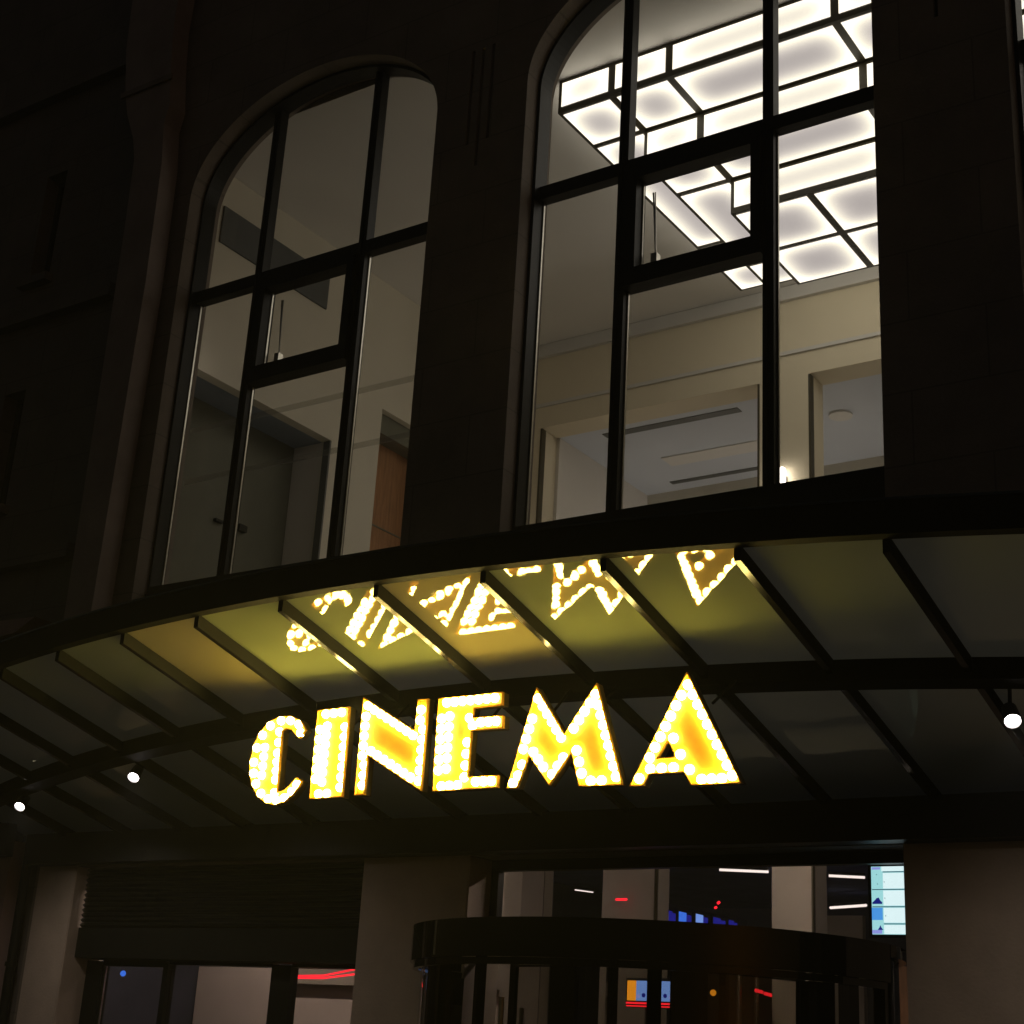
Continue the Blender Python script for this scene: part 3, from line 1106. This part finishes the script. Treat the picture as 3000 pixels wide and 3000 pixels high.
for a0, a1 in ((-124.5, -117.5), (-83.5, -78), (-58, -50.5), (-27.5, -20.5), (-178, -170), (0, 7), (55, 60), (129, 132), (98, 100)):
    post(a0, a1)
smoothed(ring(1.61, 1.62, GZ + .003, .538, -175, -121, 30).build('curved_glass', M['drumglass'], RV))
smoothed(ring(1.61, 1.62, GZ + .003, .538, -54, 5, 30).build('curved_glass', M['drumglass'], RV))
MB().cyl((RCX, RCY, GZ + .003), (RCX, RCY, .733), .022, 16).build('centre_post', M['drum'], RV)
for wa in (-107, -17, 73, 163):
    t = radians(wa)
    d = Vector((cos(t), sin(t), 0))
    nn = Vector((-sin(t), cos(t), 0)) * .016
    c0 = Vector((RCX, RCY, 0))

    def bar(r0, r1, z0, z1, w=1.0, mb=None):
        p = []
        for z_ in (z0, z1):
            for r, s in ((r0, -1), (r1, -1), (r1, 1), (r0, 1)):
                q = c0 + d * r + nn * s * w
                p.append((q.x, q.y, z_))
        mb.hexa(p)
    wf = MB()
    bar(1.50, 1.57, GZ + .02, .70, 1, wf)
    bar(.03, .055, GZ + .02, .70, 1, wf)
    bar(.055, 1.50, .66, .70, 1, wf)
    bar(.055, 1.50, GZ + .02, GZ + .16, 1, wf)
    wg = wf.build('wing', M['drum'], RV)
    gp = MB()
    bar(.055, 1.50, GZ + .16, .66, .2, gp)
    gp.build('pane', M['drumglass'], wg)
    hb = MB()
    q = c0 + d * 1.38 + nn * 2.2
    hb.cyl((q.x, q.y, -.9), (q.x, q.y, .36), .018, 10)
    hb.build('push_bar', M['steel'], wg)
smoothed(ring(RR + .0005, RR + .006, .60, .815, -118.2, -117.5, 2).build('highlight_strip', M['steel'], RV))  # steel strip added in place of a highlight streak on the drum
# glass above the drum
TG = thing('transom_window', 'wide glass pane above the revolving door', 'transom window', (-5.35, 10.3, .8))
f = MB()
f.box(-7.10, -3.60, 10.26, 10.34, 1.405, 1.488)
f.box(-7.10, -7.03, 10.26, 10.34, .83, 1.404)
f.box(-3.66, -3.60, 10.26, 10.34, .83, 1.404)
f.box(-7.10, -3.60, 10.26, 10.34, .822, .829)
f.build('frame', M['frame'], TG)
MB().box(-7.03, -3.66, 10.295, 10.305, .83, 1.404).build('pane', M['pane'], TG)

# ---------------------------------------------------------------- showtime screen and other lit things in the lobby
TV = thing('showtime_screen', 'bright blue and white showtime screen beside the right pier', 'screen', (-3.93, 10.62, .95))
MB().box(-4.08, -3.80, 10.615, 10.66, .94, 1.46).build('casing', M['lamphouse'], TV)
X_a, X_b, Z_a, Z_b = -4.055, -3.815, .962, 1.43
pv = MB()


def scr(name, u0, u1, v0, v1, mat, lift=0):
    w, h = X_b - X_a, Z_b - Z_a
    MB().box(X_a + w * u0, X_a + w * u1, 10.612 - lift, 10.6145, Z_b - h * v1, Z_b - h * v0).build(name, mat, TV)


scr('backdrop', 0, 1, 0, 1, M['scr_c'])
rows = [(.085, .335), (.345, .585), (.60, .835), (.85, 1.0)]
scr('header_row', .32, 1, .0, .07, M['scr_w'], .001)
scr('header_mark', .02, .28, .01, .045, M['scr_l'], .001)
for i, (a, b) in enumerate(rows):
    scr('listing_row', .36, 1, a + .012, b - .006, M['scr_w'], .001)
    scr('divider', .36 if i in (0, 3) else .02, 1, a - .010, a + .004, M['scr_g'], .002)
scr('poster_image', .0, .33, .355, .45, M['scr_c'], .001)
scr('poster_image', .0, .33, .61, .79, M['scr_b'], .001)
scr('poster_image', .0, .30, .935, .99, M['scr_l'], .001)
for pts in ([(.02, .535), (.10, .50), (.15, .47), (.22, .46), (.26, .50), (.33, .535), (.32, .555), (.02, .555)],
            [(.17, .935), (.22, .90), (.25, .865), (.28, .90), (.34, .935)]):
    w, h = X_b - X_a, Z_b - Z_a
    MB().slab([[(X_a + w * u, Z_b - h * v) for u, v in pts]], 10.6100, 10.6112).build('silhouette', M['scr_d'], TV)
for u, v in ((.17, .12), (.19, .26), (.40, .23), (.41, .47), (.42, .73)):
    w, h = X_b - X_a, Z_b - Z_a
    MB().cyl((X_a + w * u, 10.6094, Z_b - h * v), (X_a + w * u, 10.6104, Z_b - h * v), .0035, 10).build('dot', M['scr_g'], TV)

for i, (ya, yb, z0, z1, mt, lab) in enumerate((
        (17.72, 17.98, 1.62, 1.89, 'blue2', 'dark blue menu screen, nearest of the row on the lobby wall'),
        (18.04, 18.42, 1.62, 1.91, 'blue1', 'brightest blue menu screen, second of the lobby row'),
        (18.52, 18.90, 1.62, 1.93, 'blue3', 'pale blue menu screen in the middle of the lobby row'),
        (19.03, 19.43, 1.70, 1.94, 'blue2', 'dim menu screen, fourth of the lobby row'),
        (19.50, 19.80, 1.72, 1.95, 'blue2', 'smallest menu screen at the far end of the lobby row'))):
    t = thing('menu_screen', lab, 'menu screen', (-9.52, (ya + yb) / 2, z0), 'blue menu screens on the lobby wall')
    MB().box(-9.56, -9.512, ya, yb, z0 - .02, z1 + .02).build('casing', M['lamphouse'], t)
    ym = ya + (yb - ya) * .58
    MB().box(-9.511, -9.505, ya + .02, ym, z0, z1).build('picture', M[mt], t)
    MB().box(-9.511, -9.505, ym + .01, yb - .02, z0, z1 - .02).build('price_list', M['blue2'], t)
MB().box(-9.75, -9.565, 17.5, 20.2, 1.3, 2.0).build('menu_bulkhead', M['darkwall'], BLD)


def linear_light(a, b, label, r=.018, mat='linear'):
    t = thing('linear_light', label, 'linear light', ((a[0] + b[0]) / 2, (a[1] + b[1]) / 2, a[2]), 'thin linear lights on the lobby ceiling')
    MB().cyl(a, b, r, 10).build('tube', M[mat], t)
    MB().cyl((a[0], a[1], a[2] + .03), (b[0], b[1], b[2] + .03), .022, 8).build('track', M['lamphouse'], t)


linear_light((-8.82, 17.82, 2.4), (-8.27, 18.1, 2.4), 'longest thin ceiling light, above the blue menu screens')
linear_light((-7.65, 18.56, 2.4), (-7.26, 18.78, 2.4), 'upper of two thin lights left of the showtime screen')
linear_light((-9.14, 22.22, 2.4), (-8.46, 21.91, 2.4), 'lower of two thin lights left of the showtime screen', .022)
linear_light((-12.13, 19.73, 2.4), (-12.01, 20.05, 2.4), 'faint thin light seen above the green reflection', .008)
# unseen tubes added to light the lobby, over the entrance and behind the glazed doors
for i, (x, y, ln, lab) in enumerate(((-10.9, 11.7, 2.2, 'added unseen tube light on the lobby ceiling just inside the left glazed doors'), (-5.5, 12.3, 1.8, 'added unseen tube light on the lobby ceiling just inside the entrance transom'))):
    linear_light((x - ln / 2, y, 2.3), (x + ln / 2, y, 2.3), lab, .03, 'tube')


def neon(pts, lab, r=.012, mat='red', grp='red neon strips in the lobby'):
    mb = MB()
    for a, b in zip(pts[:-1], pts[1:]):
        mb.cyl(a, b, r, 8)
    one('neon_strip', lab, 'neon strip', mb, M[mat], grp)


neon([(-9.78, 10.9, .585), (-9.30, 10.9, .60), (-8.95, 10.9, .66)], 'upper red neon line behind the glazed doors', .009)
neon([(-9.78, 10.9, .572), (-9.30, 10.9, .578), (-8.95, 10.9, .618)], 'lower red neon line behind the glazed doors', .009)
neon([(-8.05, 13.9, 1.59), (-7.92, 13.9, 1.59)], 'short red light on the tan column above the drum', .012)
neon([(-8.93, 18.0, 2.0), (-8.90, 18.0, 2.02)], 'small upper red dot above the menu screens', .018)
neon([(-8.97, 18.0, 1.945), (-8.94, 18.0, 1.955)], 'small lower red dot above the menu screens', .016)
neon([(-7.47, 16, .85), (-7.38, 16, .83)], 'left short red dash seen through the revolving door', .018)
neon([(-7.36, 16, .82), (-7.27, 16, .80)], 'right short red dash seen through the revolving door', .018)
one('blue_lamp', 'small blue lamp behind the glazed doors at far left', 'lamp', MB().sphere((-11.72, 10.75, .56), .028), M['blue1'])
one('ceiling_spot', 'tiny bright warm spot seen through the left of the drum', 'lamp', MB().sphere((-9.17, 13.8, .82), .030, sc=(1.4, 1, .7)), M['white_l'])

PK = .9    # the poster stands before the tan column
PO = thing('lit_poster', 'orange and blue lit poster with a red strip below', 'poster', (-8.2 * PK, 13.5, .5))
MB().box(-8.53 * PK, -7.90 * PK, 13.51, 13.55, .53, .80).build('casing', M['lamphouse'], PO)
MB().box(-8.51 * PK, -8.40 * PK, 13.5, 13.509, .59, .775).build('orange_field', M['orange'], PO)
MB().box(-8.399 * PK, -7.93 * PK, 13.5, 13.509, .59, .775).build('blue_field', M['blue3'], PO)
for i in range(7):
    x = (-8.37 + i * .065) * PK
    MB().cyl((x, 13.495, .63 + .011 * (i % 2)), (x, 13.499, .63 + .011 * (i % 2)), .020, 14).build('figure_shape', M['blue2' if i % 2 else 'scr_l'], PO)
MB().cyl((-8.51 * PK, 13.49, .567), (-7.93 * PK, 13.49, .567), .009, 8).build('red_strip', M['red'], PO)
MB().cyl((-8.51 * PK, 13.49, .54), (-7.93 * PK, 13.49, .54), .006, 8).build('red_strip', M['red'], PO)
MB().box(-8.3 * PK, -8.2 * PK, 13.52, 13.56, GZ, .53).build('stand', M['lamphouse'], PO)
one('lit_sign', 'narrow warm white lit panel right of the revolving door centre', 'panel', MB().box(-6.47, -6.40, 16, 16.03, .78, .97).box(-6.40, -6.36, 16, 16.03, .92, .97), M['warm'])
one('glow_lamp', 'small orange lamp near the centre of the revolving door', 'lamp', MB().sphere((-7.98, 16, .81), .035), M['orange'])
for x, y, z1, lab in ((-7.66, 16.0, 1.04, 'thick pale pole seen through the revolving door'), (-7.50, 16.1, 1.02, 'thin grey pole beside the thick pale pole'),
                      (-6.28, 15.9, 1.0, 'yellowish pole at the right side of the revolving door')):
    one('barrier_pole', lab, 'pole', MB().cyl((x, y, GZ), (x, y, z1), .028, 10), M['steel'], 'metal poles in the lobby')

# ---------------------------------------------------------------- neighbours on the left
NB = thing('neighbour_building', 'dark neighbouring building with narrow windows at the left edge', 'building', (-16, 10.2, GZ))
nl = [[(-26, GZ - .1), (-12.303, GZ - .1), (-12.303, 13.4), (-26, 13.4)]]
NW = [(-14.22, -13.86, 8.42, 9.88), (-14.27, -13.90, 5.5, 6.95), (-16.4, -15.7, 8.42, 9.88), (-16.4, -15.7, 5.5, 6.95)]
for a, b, z0, z1 in NW:
    nl.append([(a, z0), (b, z0), (b, z1), (a, z1)])
MB().slab(nl, 10.06, 10.5).build('wall', M['darkstone'], NB)
for a, b, z0, z1 in NW:
    w_ = MB().slab([[(a + .002, z0 + .002), (b - .002, z0 + .002), (b - .002, z1 - .002), (a + .002, z1 - .002)],
                    [(a + .05, z0 + .05), (b - .05, z0 + .05), (b - .05, z1 - .05), (a + .05, z1 - .05)]], 10.24, 10.3).build('window', M['frame'], NB)
    MB().box(a + .05, b - .05, 10.265, 10.275, z0 + .05, z1 - .05).build('pane', M['drumglass'], w_)
    MB().box(a, b, 10.4, 10.48, z0, z1).build('blind', M['darkwall'], w_)
    MB().box(a - .08, b + .08, 9.95, 10.058, z0 - .10, z0 - .002).build('sill', M['darkstone'], w_)
for z0 in (4.7, 7.8, 11.0):
    MB().box(-26, -12.56, 9.93, 10.058, z0, z0 + .16).build('string_course', M['darkstone'], NB)
MB().slab([[(-14.6, 3.72), (-12.95, 3.86), (-12.66, 4.0), (-14.6, 4.05)]], 9.75, 10.058).build('stone_ledge', M['pinkstone'], NB)
MB().box(-26, -12.47, 9.80, 10.058, GZ, 1.72).build('lower_wall', M['pinkstone'], NB)
DP = thing('drainpipe', 'thin dark drainpipe between the pink wall and the first stone pier', 'drainpipe', (-12.33, 9.90, GZ))
MB().cyl((-12.34, 9.90, GZ), (-12.34, 9.90, 1.7), .045, 16).build('pipe', M['black'], DP)
for z_ in (-.6, .55):
    MB().cyl((-12.34, 9.90, z_), (-12.34, 9.90, z_ + .04), .058, 16).build('bracket', M['black'], DP)

# ---------------------------------------------------------------- faint haze volume added to give the sign and lamps a halo
hm = bpy.data.materials.new('added_haze')
hm.use_nodes = True
nt = hm.node_tree
nt.nodes.clear()
pv_ = nt.nodes.new('ShaderNodeVolumePrincipled')
pv_.inputs['Density'].default_value = .0028
pv_.inputs['Color'].default_value = (.9, .9, .88, 1)
ho = nt.nodes.new('ShaderNodeOutputMaterial')
nt.links.new(pv_.outputs[0], ho.inputs['Volume'])
hz = MB().box(-310, 310, -310, 310, -3.6, 22).build('haze', hm)
hz['kind'] = 'stuff'
